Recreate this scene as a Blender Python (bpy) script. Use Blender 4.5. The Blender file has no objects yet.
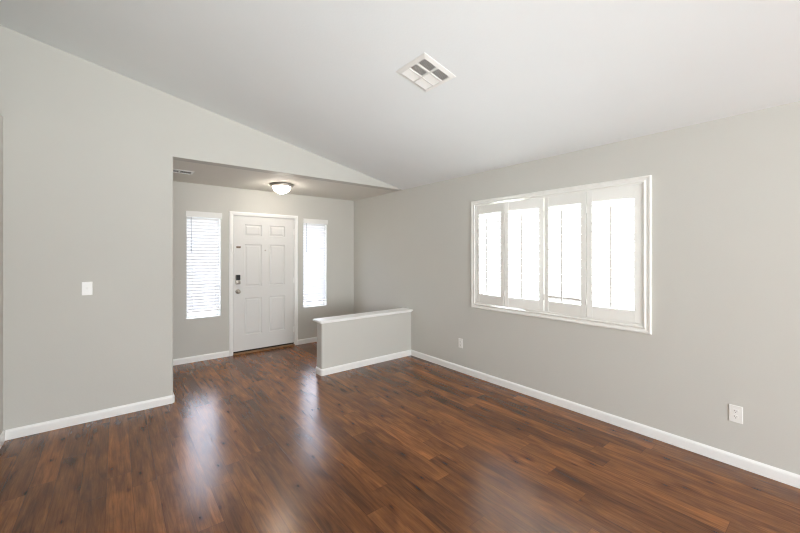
import bpy, bmesh, math, random
from mathutils import Vector, Matrix
C = bpy.context.scene
COL = C.collection
PI = math.pi
random.seed(7)

# ---------------------------------------------------------------- main measures (metres)
CAM_H = 1.475
XR = 3.367            # right wall
YP = 4.150            # front face of the partition / header
YF = 5.545            # front wall of the foyer
XL = -0.696            # left low wall
YB = -4.4             # wall behind the camera
XO = -1.75            # outer left wall, beyond the plant ledge
ZC = 2.44             # flat ceiling / low edge of the sloped ceiling
SL = 0.2055           # ceiling slope
WT = 0.14             # wall thickness
XPE = 0.444           # free end of the partition
def zs(x): return ZC + SL * (XR - x)

# ---------------------------------------------------------------- camera
cam_d = bpy.data.cameras.new('camera')
cam = bpy.data.objects.new('camera', cam_d); COL.objects.link(cam)
cam.location = (0, 0, CAM_H)
cam.rotation_euler = (PI / 2, 0, -0.6752)
cam_d.sensor_width = 36
cam_d.lens = 354.73 / 800 * 36
cam_d.shift_y = -12.5 / 800
cam_d.clip_start = 0.05
C.camera = cam

# ---------------------------------------------------------------- world: bright overcast sky over pale ground
w = bpy.data.worlds.new('world'); C.world = w; w.use_nodes = True
nt = w.node_tree; nt.nodes.clear()
tc = nt.nodes.new('ShaderNodeTexCoord'); sep = nt.nodes.new('ShaderNodeSeparateXYZ')
rmp = nt.nodes.new('ShaderNodeValToRGB')
mr = nt.nodes.new('ShaderNodeMapRange')
mr.inputs['From Min'].default_value = -1; mr.inputs['From Max'].default_value = 1
bg = nt.nodes.new('ShaderNodeBackground'); ow = nt.nodes.new('ShaderNodeOutputWorld')
nt.links.new(tc.outputs['Generated'], sep.inputs[0]); nt.links.new(sep.outputs['Z'], mr.inputs['Value'])
nt.links.new(mr.outputs[0], rmp.inputs[0]); nt.links.new(rmp.outputs[0], bg.inputs[0]); nt.links.new(bg.outputs[0], ow.inputs[0])
e = rmp.color_ramp.elements                       # 0 = straight down, 0.5 = horizon, 1 = zenith
e[0].position = 0.0; e[0].color = (2.6, 2.6, 2.6, 1)
e[1].position = 1.0; e[1].color = (1.35, 1.42, 1.75, 1)
for p_, c_ in ((.41, (2.0, 2.0, 2.0)), (.455, (.20, .20, .205)), (.57, (.20, .20, .215)), (.66, (1.50, 1.56, 1.90))):
    k = e.new(p_); k.color = (*c_, 1)
bg.inputs[1].default_value = 6.0

C.view_settings.view_transform = 'Standard'
C.view_settings.look = 'None'
C.view_settings.gamma = 1
C.view_settings.use_curve_mapping = False
C.view_settings.exposure = 0.19
C.cycles.filter_width = 1.15
C.cycles.max_bounces = 14
C.cycles.diffuse_bounces = 8
C.cycles.transparent_max_bounces = 16
C.cycles.sample_clamp_indirect = 6
C.cycles.caustics_reflective = False
C.cycles.caustics_refractive = False

def portal(name, loc, rot, sx, sy):
    l = bpy.data.lights.new(name, 'AREA'); l.shape = 'RECTANGLE'; l.size = sx; l.size_y = sy
    l.cycles.is_portal = True
    o = bpy.data.objects.new(name, l); COL.objects.link(o); o.location = loc; o.rotation_euler = rot
    return o
# daylight portals in the real openings (they emit nothing, they only guide the sky light)
portal('daylight_shutter_window', (XR + WT + .02, 1.885, 1.47), (0, PI / 2, 0), 1.2, 1.75)
portal('daylight_sidelight', (0.955, YF + WT + .02, 1.32), (-PI / 2, 0, 0), .46, 1.5)
portal('daylight_sidelight', (2.615, YF + WT + .02, 1.32), (-PI / 2, 0, 0), .46, 1.5)
portal('daylight_patio_door', (.4, YB - WT - .02, 1.07), (PI / 2, 0, 0), 3.2, 2.14)
# added fill lamp just inside the patio door, brightening the room
l = bpy.data.lights.new('patio_fill', 'AREA'); l.shape = 'RECTANGLE'; l.size = 3.1; l.size_y = 2.0
l.energy = 268; l.color = (.94, .97, 1.0)
o = bpy.data.objects.new('patio_fill', l); COL.objects.link(o); o.location = (.4, YB + .02, 1.1); o.rotation_euler = (PI / 2, 0, 0)

# added fill lamp beside the camera, aimed at the sloped ceiling
l = bpy.data.lights.new('bounce_fill', 'AREA'); l.shape = 'DISK'; l.size = .9
l.energy = 25; l.color = (.92, .97, 1.0); l.spread = math.radians(105)
o = bpy.data.objects.new('bounce_fill', l); COL.objects.link(o); o.location = (-.68, -.22, .9); o.rotation_euler = Vector((3.2, 3.1, 2.2)).to_track_quat('-Z', 'Y').to_euler()

# ---------------------------------------------------------------- materials
def new_mat(name, col, rough=.5, metal=0, spec=.5, bump=0, bscale=200, var=0, vscale=3, coat=0):
    m = bpy.data.materials.new(name); m.use_nodes = True
    n = m.node_tree.nodes; L = m.node_tree.links; b = n['Principled BSDF']
    b.inputs['Base Color'].default_value = (*col, 1); b.inputs['Roughness'].default_value = rough
    b.inputs['Metallic'].default_value = metal; b.inputs['Specular IOR Level'].default_value = spec
    b.inputs['Coat Weight'].default_value = coat
    t = n.new('ShaderNodeTexCoord')
    if bump:
        z = n.new('ShaderNodeTexNoise'); z.inputs['Scale'].default_value = bscale; z.inputs['Detail'].default_value = 3
        bp = n.new('ShaderNodeBump'); bp.inputs['Strength'].default_value = bump; bp.inputs['Distance'].default_value = .002
        L.new(t.outputs['Object'], z.inputs['Vector']); L.new(z.outputs['Fac'], bp.inputs['Height']); L.new(bp.outputs[0], b.inputs['Normal'])
    z = n.new('ShaderNodeTexNoise'); z.inputs['Scale'].default_value = vscale
    L.new(t.outputs['Object'], z.inputs['Vector'])
    mx = n.new('ShaderNodeMix'); mx.data_type = 'RGBA'
    v = var or .015
    mx.inputs['A'].default_value = (*[c * (1 - v) for c in col], 1); mx.inputs['B'].default_value = (*[min(1, c * (1 + v)) for c in col], 1)
    L.new(z.outputs['Fac'], mx.inputs['Factor']); L.new(mx.outputs['Result'], b.inputs['Base Color'])
    return m

M_WALL = new_mat('greige_wall_paint', (.603, .598, .556), .62, spec=.3, bump=.25, bscale=90)
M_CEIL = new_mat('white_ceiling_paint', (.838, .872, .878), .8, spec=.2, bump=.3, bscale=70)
M_CEILF = new_mat('foyer_ceiling_bounce_tint', (.76, .745, .69), .8, spec=.2, bump=.3, bscale=70)  # ceiling white with the foyer's warm, dimmer bounce light mixed into its colour
M_TRIM = new_mat('white_trim_paint', (.89, .895, .875), .35, spec=.5)
M_DOOR = new_mat('white_door_paint', (.745, .745, .725), .38, spec=.5, bump=.08, bscale=60)
M_SHUT = new_mat('white_shutter_paint', (.86, .86, .82), .4, spec=.5)
M_PLATE = new_mat('white_plastic', (.85, .85, .82), .3)
M_SLOT = new_mat('dark_slot', (.04, .04, .04), .6)
M_VENT = new_mat('white_vent_enamel', (.84, .84, .81), .35)
M_DUCT = new_mat('duct_shade', (.10, .085, .07), .9)  # dark colour stands in for the shade inside the ducts
M_NICK = new_mat('satin_nickel', (.46, .42, .37), .32, metal=1)
M_BLACK = new_mat('black_keypad_glass', (.012, .012, .014), .15)
M_BRONZE = new_mat('aged_bronze', (.20, .15, .11), .4, metal=.8)
M_CORD = new_mat('grey_wand_plastic', (.55, .58, .62), .3)
M_SILL = new_mat('worn_oak_threshold', (.27, .15, .07), .55, var=.5, vscale=14)
M_VINYL = new_mat('white_vinyl_sash', (.82, .83, .84), .4)
M_BLK2 = new_mat('dark_weatherstrip', (.03, .02, .015), .8)

def slat_mat(name, col, trans):
    m = bpy.data.materials.new(name); m.use_nodes = True
    n = m.node_tree.nodes; L = m.node_tree.links; b = n['Principled BSDF']
    b.inputs['Base Color'].default_value = (*col, 1); b.inputs['Roughness'].default_value = .4
    t = n.new('ShaderNodeBsdfTranslucent'); t.inputs[0].default_value = (*col, 1)
    mx = n.new('ShaderNodeMixShader'); mx.inputs[0].default_value = trans
    tc = n.new('ShaderNodeTexCoord'); z = n.new('ShaderNodeTexNoise'); z.inputs['Scale'].default_value = 40
    bp = n.new('ShaderNodeBump'); bp.inputs['Strength'].default_value = .05
    L.new(tc.outputs['Object'], z.inputs[0]); L.new(z.outputs['Fac'], bp.inputs['Height']); L.new(bp.outputs[0], b.inputs['Normal'])
    L.new(b.outputs[0], mx.inputs[1]); L.new(t.outputs[0], mx.inputs[2])
    L.new(mx.outputs[0], n['Material Output'].inputs[0])
    return m
M_SLAT = slat_mat('white_blind_vinyl', (.82, .82, .83), .06)

def glass_mat():
    m = bpy.data.materials.new('clear_window_glass'); m.use_nodes = True
    n = m.node_tree.nodes; L = m.node_tree.links; n.remove(n['Principled BSDF'])
    t = n.new('ShaderNodeBsdfTransparent'); t.inputs[0].default_value = (.95, .97, .96, 1)
    g = n.new('ShaderNodeBsdfGlossy'); g.inputs['Roughness'].default_value = .02
    mx = n.new('ShaderNodeMixShader'); mx.inputs[0].default_value = .06
    L.new(t.outputs[0], mx.inputs[1]); L.new(g.outputs[0], mx.inputs[2]); L.new(mx.outputs[0], n['Material Output'].inputs[0])
    return m
M_GLASS = glass_mat()

def dome_mat():
    m = bpy.data.materials.new('lit_frosted_glass'); m.use_nodes = True
    b = m.node_tree.nodes['Principled BSDF']
    b.inputs['Base Color'].default_value = (.9, .9, .88, 1); b.inputs['Roughness'].default_value = .35
    b.inputs['Emission Color'].default_value = (1, .90, .79, 1); b.inputs['Emission Strength'].default_value = 38.0
    return m
M_DOME = dome_mat()

def floor_mat():
    m = bpy.data.materials.new('brown_wood_laminate'); m.use_nodes = True
    n = m.node_tree.nodes; L = m.node_tree.links; b = n['Principled BSDF']
    def math_(op, a, c=None, cl=False):
        x = n.new('ShaderNodeMath'); x.operation = op; x.use_clamp = cl
        for i, v in enumerate((a, c)):
            if v is None: continue
            if isinstance(v, (int, float)): x.inputs[i].default_value = v
            else: L.new(v, x.inputs[i])
        return x.outputs[0]
    def comb(x, y, z=0.0):
        c = n.new('ShaderNodeCombineXYZ')
        for i, v in enumerate((x, y, z)):
            if isinstance(v, (int, float)): c.inputs[i].default_value = v
            else: L.new(v, c.inputs[i])
        return c.outputs[0]
    def ramp(fac, stops):
        r = n.new('ShaderNodeValToRGB'); L.new(fac, r.inputs[0]); e = r.color_ramp.elements
        for i, (p, c) in enumerate(stops):
            q = e[i] if i < 2 else e.new(p)
            q.position = p; q.color = (*c, 1)
        return r.outputs[0]
    def noise(vec, scale, detail=3, rough=.5, w=None, dist=0):
        z = n.new('ShaderNodeTexNoise'); z.noise_dimensions = '4D' if w is not None else '3D'
        L.new(vec, z.inputs['Vector']); z.inputs['Scale'].default_value = scale; z.inputs['Detail'].default_value = detail
        z.inputs['Roughness'].default_value = rough; z.inputs['Distortion'].default_value = dist
        if w is not None: L.new(w, z.inputs['W'])
        return z.outputs['Fac']
    def mixc(mode, f, a, c):
        x = n.new('ShaderNodeMix'); x.data_type = 'RGBA'; x.blend_type = mode
        if isinstance(f, (int, float)): x.inputs['Factor'].default_value = f
        else: L.new(f, x.inputs['Factor'])
        for k_, v in (('A', a), ('B', c)):
            if isinstance(v, tuple): x.inputs[k_].default_value = (*v, 1)
            else: L.new(v, x.inputs[k_])
        return x.outputs['Result']
    tc = n.new('ShaderNodeTexCoord'); s = n.new('ShaderNodeSeparateXYZ'); L.new(tc.outputs['Object'], s.inputs[0])
    X, Y = s.outputs[0], s.outputs[1]
    PW, PL = .128, 1.21
    rowf = math_('DIVIDE', math_('ADD', X, 10.03), PW); row = math_('FLOOR', rowf); fx = math_('FRACT', rowf)
    wn = n.new('ShaderNodeTexWhiteNoise'); wn.noise_dimensions = '1D'; L.new(row, wn.inputs['W'])
    colf = math_('ADD', math_('DIVIDE', math_('ADD', Y, 20), PL), math_('MULTIPLY', wn.outputs['Value'], 7.3))
    cl_ = math_('FLOOR', colf); fy = math_('FRACT', colf)
    wn2 = n.new('ShaderNodeTexWhiteNoise'); wn2.noise_dimensions = '2D'; L.new(comb(row, cl_), wn2.inputs['Vector'])
    rid = wn2.outputs['Value']; wid = math_('MULTIPLY', rid, 37.0)
    # grain: stretched along the plank (Y)
    g1 = noise(comb(math_('MULTIPLY', X, 9), math_('MULTIPLY', Y, 1.3)), 1.6, 4, .6, wid, 1.2)     # broad cathedral bands
    g2 = noise(comb(math_('MULTIPLY', X, 60), math_('MULTIPLY', Y, 3.0)), 1.8, 5, .65, wid, .3)      # fine streaks
    g3 = noise(comb(math_('MULTIPLY', X, 5.0), math_('MULTIPLY', Y, 2.4)), 1.0, 2, .5, wid)          # patches
    base = ramp(math_('ADD', math_('MULTIPLY', g1, .75), math_('MULTIPLY', g3, .3)), [(.28, (.082, .028, .0100)), (.82, (.460, .180, .050)), (.45, (.155, .057, .0185)), (.62, (.275, .104, .0300))])
    fine = ramp(g2, [(.33, (.62, .58, .55)), (.60, (1.10, 1.10, 1.10))])
    c = mixc('MULTIPLY', .85, base, fine)
    tone = ramp(rid, [(0, (.66, .64, .64)), (1, (1.18, 1.16, 1.12)), (.5, (.95, .95, .95))])
    c = mixc('MULTIPLY', 1.0, c, tone)
    # knots
    vo = n.new('ShaderNodeTexVoronoi'); vo.voronoi_dimensions = '2D'; vo.inputs['Scale'].default_value = 1.0
    L.new(comb(math_('ADD', math_('MULTIPLY', X, 4.6), math_('MULTIPLY', rid, 53)), math_('ADD', math_('MULTIPLY', Y, 1.9), math_('MULTIPLY', rid, 31))), vo.inputs['Vector'])
    kn = ramp(math_('ADD', vo.outputs['Distance'], math_('MULTIPLY', math_('SUBTRACT', g2, .5), .07)), [(.022, (.26, .19, .15)), (.17, (1, 1, 1)), (.055, (.70, .62, .55))])
    c = mixc('MULTIPLY', .85, c, kn)
    # seams
    ex = math_('MULTIPLY', math_('MINIMUM', fx, math_('SUBTRACT', 1, fx)), PW)
    ey = math_('MULTIPLY', math_('MINIMUM', fy, math_('SUBTRACT', 1, fy)), PL)
    ed = math_('MINIMUM', ex, ey)
    seam = math_('DIVIDE', ed, .0022, True)
    c = mixc('MIX', seam, mixc('MULTIPLY', 1.0, c, (.45, .42, .40)), c)
    L.new(c, b.inputs['Base Color'])
    r = math_('ADD', .20, math_('MULTIPLY', g2, .06)); L.new(r, b.inputs['Roughness'])
    b.inputs['Specular IOR Level'].default_value = .46
    bp = n.new('ShaderNodeBump'); bp.inputs['Strength'].default_value = .22; bp.inputs['Distance'].default_value = .0010
    hgt = math_('ADD', math_('MULTIPLY', g2, .5), math_('MULTIPLY', seam, .5)); L.new(hgt, bp.inputs['Height']); L.new(bp.outputs[0], b.inputs['Normal'])
    return m
M_FLOOR = floor_mat()

# ---------------------------------------------------------------- mesh helpers
class MB:
    def __init__(s, M=None): s.v = []; s.f = []; s.M = M or Matrix(); s.sm = []
    def add(s, vs, fs, smooth=False):
        o = len(s.v); s.v += [s.M @ Vector(p) for p in vs]; s.f += [tuple(i + o for i in f) for f in fs]; s.sm += [smooth] * len(fs)
        return s
    def box(s, a, b, M=None):
        x0, x1 = sorted((a[0], b[0])); y0, y1 = sorted((a[1], b[1])); z0, z1 = sorted((a[2], b[2]))
        vs = [(x, y, z) for x in (x0, x1) for y in (y0, y1) for z in (z0, z1)]
        if M: vs = [M @ Vector(p) for p in vs]
        return s.add(vs, [(0, 1, 3, 2), (4, 6, 7, 5), (0, 4, 5, 1), (2, 3, 7, 6), (0, 2, 6, 4), (1, 5, 7, 3)])
    def bbox(s, a, b, r=.002, M=None):
        """box with chamfered edges (all twelve)"""
        lo = [min(a[i], b[i]) for i in range(3)]; hi = [max(a[i], b[i]) for i in range(3)]
        r = min(r, *[(hi[i] - lo[i]) * .49 for i in range(3)])
        bm = bmesh.new(); bmesh.ops.create_cube(bm, size=1)
        for v in bm.verts: v.co = Vector([lo[i] + (v.co[i] + .5) * (hi[i] - lo[i]) for i in range(3)])
        bmesh.ops.bevel(bm, geom=bm.edges[:], offset=r, segments=2, profile=.5, affect='EDGES')
        vs = [v.co.copy() for v in bm.verts]; fs = [[v.index for v in f.verts] for f in bm.faces]; bm.free()
        if M: vs = [M @ p for p in vs]
        return s.add(vs, fs)
    def prism(s, poly, axis, t0, t1, smooth=False):
        """poly: 2D points; axis: extrusion axis"""
        def P(p, t):
            return {'x': (t, p[0], p[1]), 'y': (p[0], t, p[1]), 'z': (p[0], p[1], t)}[axis]
        n = len(poly); vs = [P(p, t0) for p in poly] + [P(p, t1) for p in poly]
        fs = [(i, (i + 1) % n, n + (i + 1) % n, n + i) for i in range(n)]
        for i, f in enumerate(fs):
            short = (Vector(poly[i]) - Vector(poly[(i + 1) % n])).length < .03
            s.add([vs[q] for q in f], [(0, 1, 2, 3)], smooth and short)
        s.add(vs, [tuple(range(n))[::-1], tuple(range(n, 2 * n))]); return s
    def lathe(s, prof, seg=32, M=None, smooth=True):
        vs = []; fs = []
        for r, z in prof:
            for k in range(seg):
                a = 2 * PI * k / seg; vs.append((r * math.cos(a), r * math.sin(a), z))
        for i in range(len(prof) - 1):
            for k in range(seg):
                k2 = (k + 1) % seg; fs.append((i * seg + k, i * seg + k2, (i + 1) * seg + k2, (i + 1) * seg + k))
        if M: vs = [M @ Vector(p) for p in vs]
        s.add(vs, fs, smooth)
        if prof[0][0] > 1e-6: s.add(vs[:seg], [tuple(range(seg))[::-1]])
        if prof[-1][0] > 1e-6: s.add(vs[-seg:], [tuple(range(seg))])
        return s
    def tube(s, pts, r, seg=10):
        pts = [Vector(p) for p in pts]; rings = []
        for i, p in enumerate(pts):
            d = (pts[min(i + 1, len(pts) - 1)] - pts[max(i - 1, 0)]).normalized()
            u = d.orthogonal().normalized() if i == 0 else (u - d * u.dot(d)).normalized()
            v = d.cross(u); rings.append([p + (u * math.cos(2 * PI * k / seg) + v * math.sin(2 * PI * k / seg)) * r for k in range(seg)])
        vs = [q for R in rings for q in R]; fs = []
        for i in range(len(pts) - 1):
            for k in range(seg): k2 = (k + 1) % seg; fs.append((i * seg + k, i * seg + k2, (i + 1) * seg + k2, (i + 1) * seg + k))
        s.add(vs, fs, True); s.add(rings[0], [tuple(range(seg))[::-1]]); s.add(rings[-1], [tuple(range(seg))]); return s
    def build(s, name, mat, parent=None, org=(0, 0, 0), label=None, mats=None):
        me = bpy.data.meshes.new(name); o_ = Vector(org)
        me.from_pydata([tuple(p - o_) for p in s.v], [], s.f)
        me.materials.append(mat)
        bm = bmesh.new(); bm.from_mesh(me)
        for f, q in zip(bm.faces, s.sm): f.smooth = q
        bmesh.ops.remove_doubles(bm, verts=bm.verts, dist=1e-5)
        bmesh.ops.recalc_face_normals(bm, faces=bm.faces)
        for ed in bm.edges:
            if len(ed.link_faces) == 2 and ed.calc_face_angle(0) > .7: ed.smooth = False
        bm.to_mesh(me); bm.free()
        o = bpy.data.objects.new(name, me); COL.objects.link(o)
        if parent is None: o.location = org
        else: o.parent = parent
        if label: o['label'] = label
        return o

def struct(o): o['kind'] = 'structure'; return o
def tag(o, label, cat, group=None):
    o['label'] = label; o['category'] = cat
    if group: o['group'] = group
    return o
def thing(name, loc, label, cat, rot=(0, 0, 0), group=None):
    o = bpy.data.objects.new(name, None); COL.objects.link(o); o.location = loc; o.rotation_euler = rot
    o.empty_display_size = .1
    return tag(o, label, cat, group)

def cells(mb, us, vs, solid, t0, t1, axis):
    """slab between t0 and t1 with openings; us, vs: grid lines; solid(i, j) tells which cells are filled"""
    def P(u, v, t): return {'x': (t, u, v), 'y': (u, t, v)}[axis]
    nu, nv = len(us) - 1, len(vs) - 1
    S = lambda i, j: 0 <= i < nu and 0 <= j < nv and solid(i, j)
    for i in range(nu):
        for j in range(nv):
            if not S(i, j): continue
            a, b, c, d = us[i], us[i + 1], vs[j], vs[j + 1]
            for t in (t0, t1): mb.add([P(a, c, t), P(b, c, t), P(b, d, t), P(a, d, t)], [(0, 1, 2, 3)])
            if not S(i - 1, j): mb.add([P(a, c, t0), P(a, d, t0), P(a, d, t1), P(a, c, t1)], [(0, 1, 2, 3)])
            if not S(i + 1, j): mb.add([P(b, c, t0), P(b, d, t0), P(b, d, t1), P(b, c, t1)], [(0, 1, 2, 3)])
            if not S(i, j - 1): mb.add([P(a, c, t0), P(b, c, t0), P(b, c, t1), P(a, c, t1)], [(0, 1, 2, 3)])
            if not S(i, j + 1): mb.add([P(a, d, t0), P(b, d, t0), P(b, d, t1), P(a, d, t1)], [(0, 1, 2, 3)])
    return mb

# ================================================================ ROOM SHELL
struct(MB().box((XO - WT, YB - WT, -.12), (XR + WT, YF + WT, 0)).build('floor', M_FLOOR))
M_CONC = new_mat('light_block_concrete', (.30, .295, .28), .9, spec=.2, bump=.4, bscale=60, var=.1, vscale=2)
struct(MB().box((-2.5, YF + WT + .01, -.15), (6.0, YF + 6.5, -.04)).build('porch_light_block', M_CONC))  # unseen slab, added to keep bright ground light off the sidelights
struct(MB().box((-6.0, YB - WT - 7.0, -.15), (7.0, YB - WT - .01, -.04)).build('patio_light_block', M_CONC))  # unseen slab, added to cut ground light entering at the back
# sloped ceiling of the living room (stops at the header), flat ceiling of the foyer
xa, xb = XO - WT, XR + WT
struct(MB().prism([(xa, zs(xa)), (xb, zs(xb)), (xb, zs(xb) + .14), (xa, zs(xa) + .14)], 'y', YB - WT, YP + WT).build('ceiling', M_CEIL))
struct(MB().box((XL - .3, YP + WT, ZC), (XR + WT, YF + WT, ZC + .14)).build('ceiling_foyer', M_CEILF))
# right wall with the shutter window's opening
wy = (1.01, 2.76); wz = (.88, 2.06)
us = [YB - WT, wy[0], wy[1], YF + WT]; vs = [0, wz[0], wz[1], ZC]
struct(cells(MB(), us, vs, lambda i, j: not (i == 1 and j == 1), XR, XR + WT, 'x').build('wall_right', M_WALL))
# foyer front wall: two sidelight openings and the door opening
DX0, DX1 = 1.335, 2.249
B1 = (.745, 1.165); B2 = (2.405, 2.825); BZ = (.595, 2.05)
us = [XL - .3, B1[0], B1[1], DX0 - .02, DX1 + .02, B2[0], B2[1], XR]
vs = [0, BZ[0], BZ[1], 2.056, ZC]
def sol(i, j):
    if i == 3 and j <= 2: return False
    if i in (1, 5) and j == 1: return False
    return True
struct(cells(MB(), us, vs, sol, YF, YF + WT, 'y').build('wall_front', M_WALL))
# partition with its rounded free end, and the header over the opening
def rounded_end(x1, y0, y1, r, side=1, n=6):
    pts = []
    for k in range(n + 1):
        a = -PI / 2 + PI / 2 * k / n; pts.append((x1 - side * r + side * r * math.cos(a), y0 + r + r * math.sin(a)))
    for k in range(n + 1):
        a = PI / 2 * k / n; pts.append((x1 - side * r + side * r * math.cos(a), y1 - r + r * math.sin(a)))
    return pts
mb = MB()
poly = [(XO, YP)] + rounded_end(XPE, YP, YP + WT, .02) + [(XO, YP + WT)]
mb.prism(poly, 'z', 0, ZC, True)
mb.prism([(XO, ZC), (XR, ZC), (XO, zs(XO))], 'y', YP, YP + WT)
struct(mb.build('wall_partition', M_WALL))
# left: low wall carrying a plant ledge, the outer wall behind it
struct(MB().box((XL - WT, YB, 0), (XL, YP, 2.555)).box((XO, YB, 2.455), (XL - WT, YP, 2.555)).build('wall_left', M_WALL))
struct(MB().box((XO - WT, YB, 0), (XO, YP, zs(XO))).build('wall_outer', M_WALL))
struct(MB().box((XL - .3 - WT, YP + WT, 0), (XL - .3, YF, ZC)).build('wall_foyer', M_WALL))
# wall behind the camera with a wide sliding patio door
PX0, PX1, PZ = -1.25, 2.05, 2.15
us = [XO, PX0, PX1, XR]; vs = [0, .001, PZ, ZC]
mb = cells(MB(), us, vs, lambda i, j: not (i == 1 and j < 2), YB - WT, YB, 'y')
mb.prism([(XO, ZC), (XR, ZC), (XO, zs(XO))], 'y', YB - WT, YB)
struct(mb.build('wall_back', M_WALL))
d2 = struct(MB().box((PX0, YB - .11, 0), (PX1, YB - .03, .04)).box((PX0, YB - .11, PZ - .05), (PX1, YB - .03, PZ))
    .box((PX0, YB - .11, .04), (PX0 + .05, YB - .03, PZ - .05)).box((PX1 - .05, YB - .11, .04), (PX1, YB - .03, PZ - .05))
    .box(((PX0 + PX1) / 2 - .04, YB - .11, .04), ((PX0 + PX1) / 2 + .04, YB - .03, PZ - .05)).build('door_2', M_VINYL))
MB().box((PX0 + .05, YB - .075, .04), (PX1 - .05, YB - .07, PZ - .05)).build('pane', M_GLASS, d2)

# half wall between living room and foyer
HX, HY0, HY1, HZ = 1.943, 3.945, 4.090, .646
poly = [(XR, HY0), (XR, HY1)] + rounded_end(HX, HY0, HY1, .018, -1)[::-1]
struct(MB().prism(poly, 'z', 0, HZ, True).build('wall_half', M_WALL))
# its cap: board with a rounded nose over a thin bed moulding
mb = MB()
e_ = .038
prof = lambda g, z0, z1: mb.prism([(XR, HY0 - g), (XR, HY1 + g)] + rounded_end(HX - g, HY0 - g, HY1 + g, .02, -1, 4)[::-1], 'z', z0, z1)
prof(.012, HZ - .014, HZ); prof(e_ - .004, HZ, HZ + .004); prof(e_, HZ + .004, HZ + .018); prof(e_ - .004, HZ + .018, HZ + .022)
struct(mb.build('trim_1', M_TRIM))

# baseboards: 80 mm with an eased top
BP = [(0, 0), (.013, 0), (.013, .060), (.011, .069), (.006, .076), (.004, .080), (0, .080)]
def base_run(mb, path):
    """path: floor polyline; board on the left-hand side of the travel direction"""
    pts = [Vector((p[0], p[1])) for p in path]; n = len(pts); offs = []
    for i in range(n):
        ns = []
        if i > 0: d = (pts[i] - pts[i - 1]).normalized(); ns.append(Vector((-d.y, d.x)))
        if i < n - 1: d = (pts[i + 1] - pts[i]).normalized(); ns.append(Vector((-d.y, d.x)))
        m = sum(ns, Vector((0, 0))).normalized(); m = m / max(.3, m.dot(ns[0])); offs.append(m)
    K = len(BP); vs = []
    for p, o in zip(pts, offs):
        for t, z in BP: q = p + o * t; vs.append((q.x, q.y, z))
    fs = []
    for i in range(n - 1):
        for k in range(K): k2 = (k + 1) % K; fs.append((i * K + k, i * K + k2, (i + 1) * K + k2, (i + 1) * K + k))
    fs += [tuple(range(K))[::-1], tuple(range((n - 1) * K, n * K))]
    mb.add(vs, fs)
def arc_end(x1, y0, y1, r, side, n=4): return rounded_end(x1, y0, y1, r, side, n)
mb = MB(); base_run(mb, [(XR, YB), (XR, HY0)]); struct(mb.build('baseboard_right', M_TRIM))
mb = MB(); base_run(mb, [(XR, HY1), (XR, YF)]); struct(mb.build('baseboard_foyer', M_TRIM))
mb = MB(); base_run(mb, [(XR - .013, HY0)] + arc_end(HX, HY0, HY1, .018, -1) + [(XR - .013, HY1)]); struct(mb.build('baseboard_half', M_TRIM))
mb = MB(); base_run(mb, ([(XL + .013, YP)] + arc_end(XPE, YP, YP + WT, .02, 1) + [(XL - .28, YP + WT)])[::-1]); struct(mb.build('baseboard_partition', M_TRIM))
mb = MB(); base_run(mb, [(XL, YP), (XL, YB)]); struct(mb.build('baseboard_left', M_TRIM))
CW = .060
mb = MB(); base_run(mb, [(XR - .013, YF), (DX1 + CW, YF)]); base_run(mb, [(DX0 - CW, YF), (XL - .28, YF)]); struct(mb.build('baseboard_front', M_TRIM))

# ================================================================ FRONT DOOR
door = MB()
z0, z1 = .045, 2.037; yf = YF + .012; yb = YF + .056
# frame (jambs + head) inside the opening
jm = MB()
for a, b in ((DX0 - .02, DX0 - .003), (DX1 + .003, DX1 + .02)): jm.box((a, YF, 0), (b, YF + WT, 2.056))
jm.box((DX0 - .003, YF, 2.040), (DX1 + .003, YF + WT, 2.056))
for a, b in ((DX0 - .003, DX0 + .012), (DX1 - .012, DX1 + .003)): jm.box((a, yb + .002, 0), (b, yb + .03, 2.04))
jm.box((DX0, yb + .002, 2.025), (DX1, yb + .03, 2.04))
d1 = struct(jm.build('door_1', M_TRIM))
# casing: mitred moulding with stepped profile
def casing(mb, x0, x1, ztop, w_, y):
    steps = [(0, .006), (.010, .012), (w_ - .016, .017), (w_ - .004, .014), (w_, .010)]   # distance from opening, thickness
    pr = [(0, 0)] + steps + [(w_, 0)]
    path = [(x0, 0, -1, 0), (x0, ztop, -1, 1), (x1, ztop, 1, 1), (x1, 0, 1, 0)]
    K = len(pr); vs = []
    for x, z, ox, oz in path:
        for d, t in pr: vs.append((x + ox * d, y - t, z + oz * d))
    fs = []
    for i in range(3):
        for k in range(K): k2 = (k + 1) % K; fs.append((i * K + k, i * K + k2, (i + 1) * K + k2, (i + 1) * K + k))
    fs += [tuple(range(K)), tuple(range(3 * K, 4 * K))]
    mb.add(vs, fs)
mb = MB(); casing(mb, DX0 - .006, DX1 + .006, 2.040, .054, YF); mb.build('casing', M_TRIM, d1)
# six-panel slab
sx = [DX0 + .002, DX0 + .155, DX0 + .405, DX0 + .520, DX0 + .765, DX1 - .002]
sz = [z0, .270, .820, .985, 1.618, 1.745, 1.915, z1]
slab = cells(MB(), sx, sz, lambda i, j: not (i in (1, 3) and j in (1, 3, 5)), yf, yf + .010, 'y')
slab.box((sx[0], yf + .010, z0), (sx[-1], yb, z1))
for i in (1, 3):
    for j in (1, 3, 5):
        a, b, c, d = sx[i], sx[i + 1], sz[j], sz[j + 1]
        # sloping sticking, flat groove, raised field
        def ring(q): return [(a + q, c + q), (b - q, c + q), (b - q, d - q), (a + q, d - q)]
        R = [(0, 0), (.010, .0085), (.020, .0085), (.038, .0015)]
        vs_ = []
        for q, dep in R: vs_ += [(x, yf + dep, z) for x, z in ring(q)]
        fs_ = [(4 * r + k_, 4 * r + (k_ + 1) % 4, 4 * r + 4 + (k_ + 1) % 4, 4 * r + 4 + k_) for r in range(3) for k_ in range(4)] + [(12, 13, 14, 15)]
        slab.add(vs_, fs_)
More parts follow.
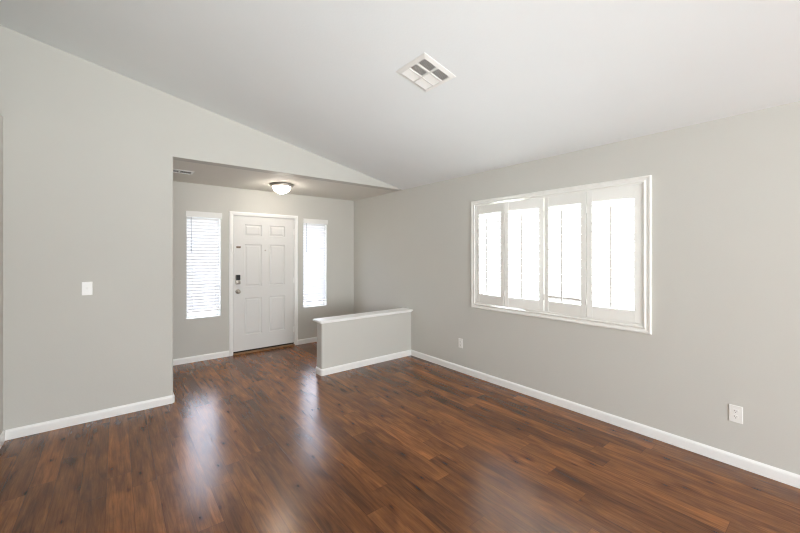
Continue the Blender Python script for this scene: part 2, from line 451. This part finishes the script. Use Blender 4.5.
slab_o = slab.build('door_slab', M_DOOR, d1, label='white six-panel door slab')
# threshold and sweep
MB().bbox((DX0 - .003, YF - .022, .0), (DX1 + .003, YF + .13, .022), .005).build('threshold', M_SILL, d1, label='worn brown wooden threshold')
MB().box((DX0 + .002, yf + .004, .024), (DX1 - .002, yb - .004, z0)).build('door_sweep', M_BLK2, d1)
# hinges
for hz in (.26, 1.05, 1.83):
    m_ = MB(); m_.lathe([(.0055, -.045), (.0055, .045)], 10, Matrix.Translation((DX1 + .001, yf - .005, hz)))
    for q in (-.045, .045): m_.lathe([(.004, -.003), (.0065, 0), (.004, .003)], 10, Matrix.Translation((DX1 + .001, yf - .005, hz + q)))
    m_.box((DX1 - .016, yf - .0015, hz - .044), (DX1 + .001, yf + .001, hz + .044))
    m_.build('hinge', M_TRIM, d1)
RX = Matrix.Rotation(PI / 2, 4, 'X')     # lathe axis turned to -Y (towards the room)
# knob
kx, kz = DX0 + .062, .925
m_ = MB(); T = Matrix.Translation((kx, yf, kz)) @ RX
m_.lathe([(.033, 0), (.033, .004), (.028, .009), (.013, .011), (.0115, .030), (.016, .036), (.026, .043), (.0285, .052), (.027, .060), (.020, .067), (.008, .070), (0, .0705)], 32, T)
kn_ = m_.build('door_knob', M_NICK, d1, label='satin nickel round door knob')
MB().lathe([(.006, .0705), (.006, .073), (0, .0735)], 16, T).build('lock_button', M_NICK, kn_)
# keypad deadbolt
m_ = MB(); m_.bbox((kx - .034, yf - .024, 1.030), (kx + .034, yf, 1.172), .010); kp = m_.build('keypad_deadbolt', M_NICK, d1, label='nickel keypad deadbolt with black upper panel')
MB().bbox((kx - .029, yf - .0265, 1.090), (kx + .029, yf - .0235, 1.167), .0015).build('keypad', M_BLACK, kp)
m_ = MB(); m_.lathe([(.024, .024), (.024, .029), (.020, .032), (0, .032)], 28, Matrix.Translation((kx, yf, 1.062)) @ RX)
m_.bbox((kx - .005, yf - .046, 1.044), (kx + .005, yf - .032, 1.080), .002)
m_.build('thumb_turn', M_NICK, kp)
# door guard: swing arm on the casing, ball stud on the door
gz = 1.575
m_ = MB(); m_.bbox((kx - .020, yf - .007, gz - .014), (kx + .040, yf, gz + .014), .002)
m_.tube([(kx - .006, yf - .006, gz), (kx - .006, yf - .03, gz)], .005)
m_.lathe([(0, 0), (.007, .003), (.009, .009), (.007, .015), (0, .018)], 14, Matrix.Translation((kx - .006, yf - .028, gz)) @ RX)
m_.tube([(kx - .006, yf - .016, gz), (kx + .034, yf - .016, gz + .001)], .0045)
m_.build('guard_stud', M_BRONZE, d1, label='small bronze door guard stud')
m_ = MB(); cx = DX0 - .032
m_.bbox((cx - .014, YF - .022, gz - .025), (cx + .012, YF - .0165, gz + .045), .002)
m_.tube([(cx + .010, YF - .026, gz + .035), (cx + .004, YF - .034, gz + .02), (cx, YF - .036, gz - .04), (cx + .008, YF - .034, gz - .085), (cx + .02, YF - .03, gz - .10), (cx + .03, YF - .03, gz - .085), (cx + .032, YF - .03, gz - .03), (cx + .032, YF - .028, gz + .02)], .0042)
m_.build('guard_arm', M_PLATE, d1, label='white swing arm of the door guard')
# peephole with the two small marks above it
m_ = MB(); m_.lathe([(.011, 0), (.011, .003), (.007, .0045), (0, .003)], 20, Matrix.Translation((DX0 + .460, yf, 1.53)) @ RX); m_.build('peephole', M_NICK, d1)
m_ = MB(); m_.lathe([(.006, 0), (.006, .002), (0, .003)], 16, Matrix.Translation((DX0 + .460, yf, 1.70)) @ RX); m_.build('bolt', M_PLATE, d1)

# ================================================================ WINDOWS
def sash(name, axis, a0, a1, z0, z1, t0, t1, rail, bars):
    """vinyl window: frame + bars as one mesh, pane as its child"""
    mb = MB()
    def bx(a, b, c, d, s0=t0, s1=t1):
        if axis == 'x': mb.box((s0, a, c), (s1, b, d))
        else: mb.box((a, s0, c), (b, s1, d))
    bx(a0, a0 + rail, z0, z1); bx(a1 - rail, a1, z0, z1); bx(a0 + rail, a1 - rail, z0, z0 + rail); bx(a0 + rail, a1 - rail, z1 - rail, z1)
    for kind, q in bars:
        if kind == 'v': bx(q - rail * .5, q + rail * .5, z0 + rail, z1 - rail)
        else: bx(a0 + rail, a1 - rail, q - rail * .5, q + rail * .5)
    f = struct(mb.build(name, M_VINYL))
    g = MB(); tm = (t0 + t1) / 2
    if axis == 'x': g.box((tm - .002, a0 + rail, z0 + rail), (tm + .002, a1 - rail, z1 - rail))
    else: g.box((a0 + rail, tm - .002, z0 + rail), (a1 - rail, tm + .002, z1 - rail))
    g.build('pane', M_GLASS, f)
    return f
sash('window_1', 'x', wy[0], wy[1], wz[0], wz[1], XR + .10, XR + WT - .001, .035, [('v', (wy[0] + wy[1]) / 2)])
sash('window_2', 'y', B1[0], B1[1], BZ[0], BZ[1], YF + .095, YF + WT - .001, .026, [])
sash('window_3', 'y', B2[0], B2[1], BZ[0], BZ[1], YF + .095, YF + WT - .001, .026, [])

# ---------------------------------------------------------------- plantation shutters
CY0, CY1, CZ0, CZ1 = .962, 2.809, .829, 2.110
t = thing('plantation_shutters', (XR, (CY0 + CY1) / 2, CZ0), 'white four-panel plantation shutters with open louvres over the window in the right wall', 'window shutters')
org = t.location.copy()
# casing: stepped picture-frame moulding
mb = MB()
pr = [(0, 0), (0, .016), (.006, .021), (.016, .021), (.020, .017), (.034, .015), (.044, .022), (.050, .022), (.054, .010), (.071, .010), (.071, -.045), (.064, -.045), (.060, 0)]
K = len(pr); path = [(CY0, CZ0, 1, 1), (CY1, CZ0, -1, 1), (CY1, CZ1, -1, -1), (CY0, CZ1, 1, -1)]
vs_ = [(XR - t_, y + oy * d, z + oz * d) for y, z, oy, oz in path for d, t_ in pr]
fs_ = [(i * K + k_, i * K + (k_ + 1) % K, ((i + 1) % 4) * K + (k_ + 1) % K, ((i + 1) % 4) * K + k_) for i in range(4) for k_ in range(K)]
mb.add(vs_, fs_); mb.build('frame', M_SHUT, t, org)
PWD = .4105; PZ0, PZ1 = CZ0 + .073, CZ1 - .071
PTH = .028; ST = .050
XH = XR + .006            # hinge plane, centre of panel thickness
def shutter_panel(p0, p1, tilt, odd=None, rod_at=.5):
    """p0, p1: the two lower hinge corners in plan (x, y); the panel runs from p0 to p1"""
    a = Vector((p0[0], p0[1], 0)); b = Vector((p1[0], p1[1], 0)); d = (b - a); W = d.length; d.normalize()
    n = Vector((-1, 0, 0)); n = (n - d * n.dot(d)).normalized()          # towards the room
    M = Matrix(((d.x, n.x, 0, a.x), (d.y, n.y, 0, a.y), (d.z, n.z, 1, 0), (0, 0, 0, 1)))
    g = .0015; h = PTH / 2; r0, r1 = PZ0 + .102, PZ1 - .099
    mb = MB(M)
    mb.bbox((g, -h, PZ0), (ST, h, PZ1), .003); mb.bbox((W - ST, -h, PZ0), (W - g, h, PZ1), .003)
    mb.bbox((ST, -h + .002, PZ0), (W - ST, h - .002, r0), .002); mb.bbox((ST, -h + .002, r1), (W - ST, h - .002, PZ1), .002)
    p = mb.build('shutter_panel', M_SHUT, t, org)
    # louvres: elliptical blades on pins
    N = 12; pitch = (r1 - r0) / N; lv = MB(M); cw = .0435; ct = .0055
    for k in range(N):
        zc = r0 + pitch * (k + .5); ang = tilt
        if odd and k in odd: ang = odd[k]
        pts = []
        for q in range(16):
            u = 2 * PI * q / 16; yy = cw * math.cos(u); zz = ct * math.sin(u)
            pts.append((yy * math.cos(ang) - zz * math.sin(ang), zc + yy * math.sin(ang) + zz * math.cos(ang)))
        lv.prism(pts, 'x', ST + .002, W - ST - .002, True)
    lv.build('louvers', M_SHUT, p, org)
    rod = MB(M); xr = W * rod_at; yr = cw * math.cos(tilt) + .006
    rod.bbox((xr - .008, yr - .004, r0 + .01), (xr + .008, yr + .007, r1 - .04), .002)
    rod.build('tilt_rod', M_SHUT, p, org)
    for hz in (PZ0 + .14, PZ1 - .16):
        hg = MB(M); hg.tube([(0, h + .003, hz - .03), (0, h + .003, hz + .03)], .004, 8); hg.box((0, h - .001, hz - .028), (.012, h + .0015, hz + .028)); hg.build('hinge', M_SHUT, p, org)
    return p
TL = math.radians(14)
Q = [(XH, 2.737), (XH - .060, 2.307), (XH, 1.882), (XH, 1.878), (XH - .025, 1.458), (XH, 1.034)]     # hinge line in plan
shutter_panel(Q[0], Q[1], TL)
shutter_panel(Q[1], Q[2], TL)
shutter_panel(Q[3], Q[4], TL, {0: math.radians(32)})
shutter_panel(Q[4], Q[5], TL)

# ---------------------------------------------------------------- blinds in the two sidelights
def blind(x0, x1, label, group=None):
    o = thing('window_blind', ((x0 + x1) / 2, YF, BZ[0]), label, 'window blind', group=group); og = o.location.copy()
    zt = BZ[1]; zr = .690
    hr = MB(); hr.bbox((x0 - .008, YF - .018, zt - .070), (x1 + .016, YF - .006, zt + .008), .003)
    hr.box((x0 - .008, YF - .008, zt - .066), (x0 - .001, YF, zt + .004)); hr.box((x1 + .009, YF - .008, zt - .066), (x1 + .016, YF, zt + .004))
    hr.build('valance', M_PLATE, o, og)
    MB().box((x0 + .006, YF + .004, zt - .045), (x1 - .006, YF + .052, zt - .004)).build('headrail', M_PLATE, o, og)
    top = zt - .080; n_ = 30; pitch = (top - zr) / n_
    sl = MB(); ang = math.radians(44)
    for k in range(n_):
        zc = zr + .022 + pitch * (k + .35); yc = YF + .030; L_ = .0245
        pts = []
        for q in range(7):
            u = -1 + q / 3; yy = L_ * u; zz = .0022 * (1 - u * u)
            pts.append((yc + yy * math.cos(ang) - zz * math.sin(ang), zc + yy * math.sin(ang) + zz * math.cos(ang)))
        pts2 = [(y, z - .0024) for y, z in pts[::-1]]
        sl.prism(pts + pts2, 'x', x0 + .008, x1 - .008, True)
    sl.build('slats', M_SLAT, o, og)
    MB().bbox((x0 + .008, YF + .006, zr - .014), (x1 - .008, YF + .054, zr + .004), .003).build('bottom_rail', M_PLATE, o, og)
    for q in (.16, .84):
        xx = x0 + (x1 - x0) * q; ld = MB()
        for yy in (YF + .0035, YF + .0565): ld.tube([(xx, yy, zr), (xx, yy, zt - .05)], .0011, 6)
        ld.build('ladder_cord', M_PLATE, o, og)
    MB().tube([(x0 + .055, YF + .002, zt - .05), (x0 + .055, YF - .002, zt - .10), (x0 + .055, YF - .002, 1.50)], .0045, 8).build('tilt_wand', M_CORD, o, og)
    return o
blind(*B1, 'white horizontal slat blind in the narrow window left of the front door')
blind(*B2, 'white horizontal slat blind in the narrow window right of the front door')

# ================================================================ CEILING FITTINGS
# square four-way diffuser on the sloped ceiling
vx, vy = 1.742, 1.880
v = thing('ceiling_vent', (vx, vy, zs(vx)), 'square white multi-way air vent on the sloped living room ceiling', 'air vent', rot=(0, math.atan(SL), 0))
S = .155; LW = math.cos(math.atan(SL))
fr = MB()
def rect_ring(mb, o, i, z0, z1):
    """sloping picture-frame border from outer half-size o (at z0) to inner i (at z1)"""
    vs = []
    for h_, z in ((o, 0), (o, z0), (i, z1), (i, 0)):
        vs += [(-h_, -h_, z), (h_, -h_, z), (h_, h_, z), (-h_, h_, z)]
    mb.add(vs, [(4 * r + k_, 4 * r + (k_ + 1) % 4, 4 * ((r + 1) % 4) + (k_ + 1) % 4, 4 * ((r + 1) % 4) + k_) for r in range(4) for k_ in range(4)])
rect_ring(fr, S, S - .032, -.004, -.012)
G = S - .032
fr.box((-.006, -G, -.013), (.006, G, -.002))
for yy in (-G / 3, G / 3): fr.box((-G, yy - .006, -.013), (G, yy + .006, -.002))
fr.build('vent_frame', M_VENT, v)
MB().box((-G, -G, -.0015), (G, G, .0)).build('duct_shade_sheet', M_DUCT, v, label='flat dark sheet painted as duct shade between the vanes')  # flat sheet, duct shade put into its colour
ys = [(-G, -G / 3 - .006), (-G / 3 + .006, G / 3 - .006), (G / 3 + .006, G)]
for ix, (xa_, xb_) in enumerate(((-G, -.006), (.006, G))):
    for iy, (ya_, yb_) in enumerate(ys):
        vn = MB(); nn = 7
        open_ = (ix == 0 and iy in (0, 1)) or (ix == 1 and iy == 0)
        for k in range(nn):
            # vanes run along x; those of the far half lean towards the viewer and show their white faces
            yc = ya_ + (yb_ - ya_) * (k + .5) / nn; hw = (yb_ - ya_) / nn * .62
            a_ = math.radians(38 if open_ else -38)
            Mv = Matrix.Translation(((xa_ + xb_) / 2, yc, -.0065)) @ Matrix.Rotation(a_, 4, 'X')
            vn.box((-(xb_ - xa_) / 2, -hw, -.0006), ((xb_ - xa_) / 2, hw, .0006), Mv)
        vn.build('louver_bank', M_VENT, v)

# small register in the foyer ceiling
v = thing('ceiling_register', (.575, 4.838, ZC), 'small white air register in the foyer ceiling beside the partition wall', 'air vent')
mb = MB(); X_, Y_ = .145, .095
def rr(mb, ox, oy, ix, iy, z0, z1):
    vs = []
    for hx, hy, z in ((ox, oy, 0), (ox, oy, z0), (ix, iy, z1), (ix, iy, 0)): vs += [(-hx, -hy, z), (hx, -hy, z), (hx, hy, z), (-hx, hy, z)]
    mb.add(vs, [(4 * r + k_, 4 * r + (k_ + 1) % 4, 4 * ((r + 1) % 4) + (k_ + 1) % 4, 4 * ((r + 1) % 4) + k_) for r in range(4) for k_ in range(4)])
rr(mb, X_, Y_, X_ - .025, Y_ - .025, -.003, -.009); mb.box((-.007, -Y_ + .025, -.009), (.007, Y_ - .025, -.002)); mb.build('vent_frame', M_VENT, v)
MB().box((-X_ + .025, -Y_ + .025, -.0012), (X_ - .025, Y_ - .025, 0)).build('duct_shade_sheet', M_DUCT, v)  # dark sheet in place of a deep shaded duct
for s_ in (-1, 1):
    vn = MB()
    for k in range(6):
        yc = -Y_ + .025 + (2 * Y_ - .05) * (k + .5) / 6
        vn.box((-.053, -.005, -.0005), (.053, .005, .0005), Matrix.Translation((s_ * .061, yc, -.006)) @ Matrix.Rotation(math.radians(12), 4, 'X'))
    vn.build('louver_bank', M_VENT, v)

# flush-mount dome light
lx, ly = 1.790, 4.856
l = thing('ceiling_light', (lx, ly, ZC), 'lit flush dome light with a brushed nickel ring on the foyer ceiling', 'ceiling light')
MB().lathe([(.060, -.0005), (.150, -.0005), (.158, -.003), (.162, -.010), (.160, -.018), (.152, -.022), (.150, -.029), (.142, -.033), (.138, -.038), (.122, -.040), (.119, -.028)], 48).build('metal_ring', M_NICK, l)
pr = [(.119, -.036)]
for k in range(1, 11):
    a_ = k / 10; pr.append((.119 * (1 - a_ ** 2.0) ** .8 if k < 10 else 0, -.036 - .101 * a_ ** .9))
MB().lathe(pr, 48).build('glass_dome', M_DOME, l, label='glowing white glass dome')
MB().lathe([(.004, -.134), (.009, -.138), (.009, -.142), (.004, -.148), (0, -.149)], 16).build('finial', M_NICK, l)

# ================================================================ SWITCH AND OUTLETS (room side = local -Y)
def plate(mb): mb.bbox((-.0355, -.006, -.0585), (.0355, 0, .0585), .0025)
def screw(mb, z): mb.lathe([(.0032, 0), (.003, .001), (0, .0013)], 12, Matrix.Translation((0, -.006, z)) @ RX)
s = thing('light_switch', (-.197, YP, 1.172), 'white toggle light switch on the blank partition wall left of the foyer opening', 'light switch')
mb = MB(); plate(mb); screw(mb, .030); screw(mb, -.030); mb.build('wall_plate', M_PLATE, s)
mb = MB(); mb.box((-.005, -.0068, -.012), (.005, -.006, .012)); mb.bbox((-.0038, -.015, -.002), (.0038, -.004, .009), .001, Matrix.Rotation(math.radians(-18), 4, 'X')); mb.build('toggle', M_PLATE, s)
def outlet(y, z, label):
    o = thing('power_outlet', (XR, y, z), label, 'power outlet', rot=(0, 0, -PI / 2))
    mb = MB(); plate(mb); screw(mb, 0); mb.build('wall_plate', M_PLATE, o)
    for s_ in (-1, 1):
        c = s_ * .0195; mb = MB()
        pts = []
        for q in range(24):
            a_ = 2 * PI * q / 24; pts.append((.0168 * math.cos(a_), c + max(-.0135, min(.0135, .0168 * math.sin(a_)))))
        mb.prism(pts, 'y', -.0078, -.005); r_ = mb.build('receptacle', M_PLATE, o)
        mb = MB(); mb.box((-.0075, -.0083, c - .001), (-.0052, -.0077, c + .008)); mb.box((.0052, -.0083, c), (.0072, -.0077, c + .007))
        mb.lathe([(.0026, 0), (.0026, .0005), (0, .0005)], 12, Matrix.Translation((0, -.0078, c - .007)) @ RX); mb.build('slot', M_SLOT, r_)
    return o
outlet(2.987, .360, 'white power outlet low on the right wall, under the far edge of the shutters')
outlet(.466, .363, 'white power outlet low on the right wall, nearest the camera beyond the shutters')
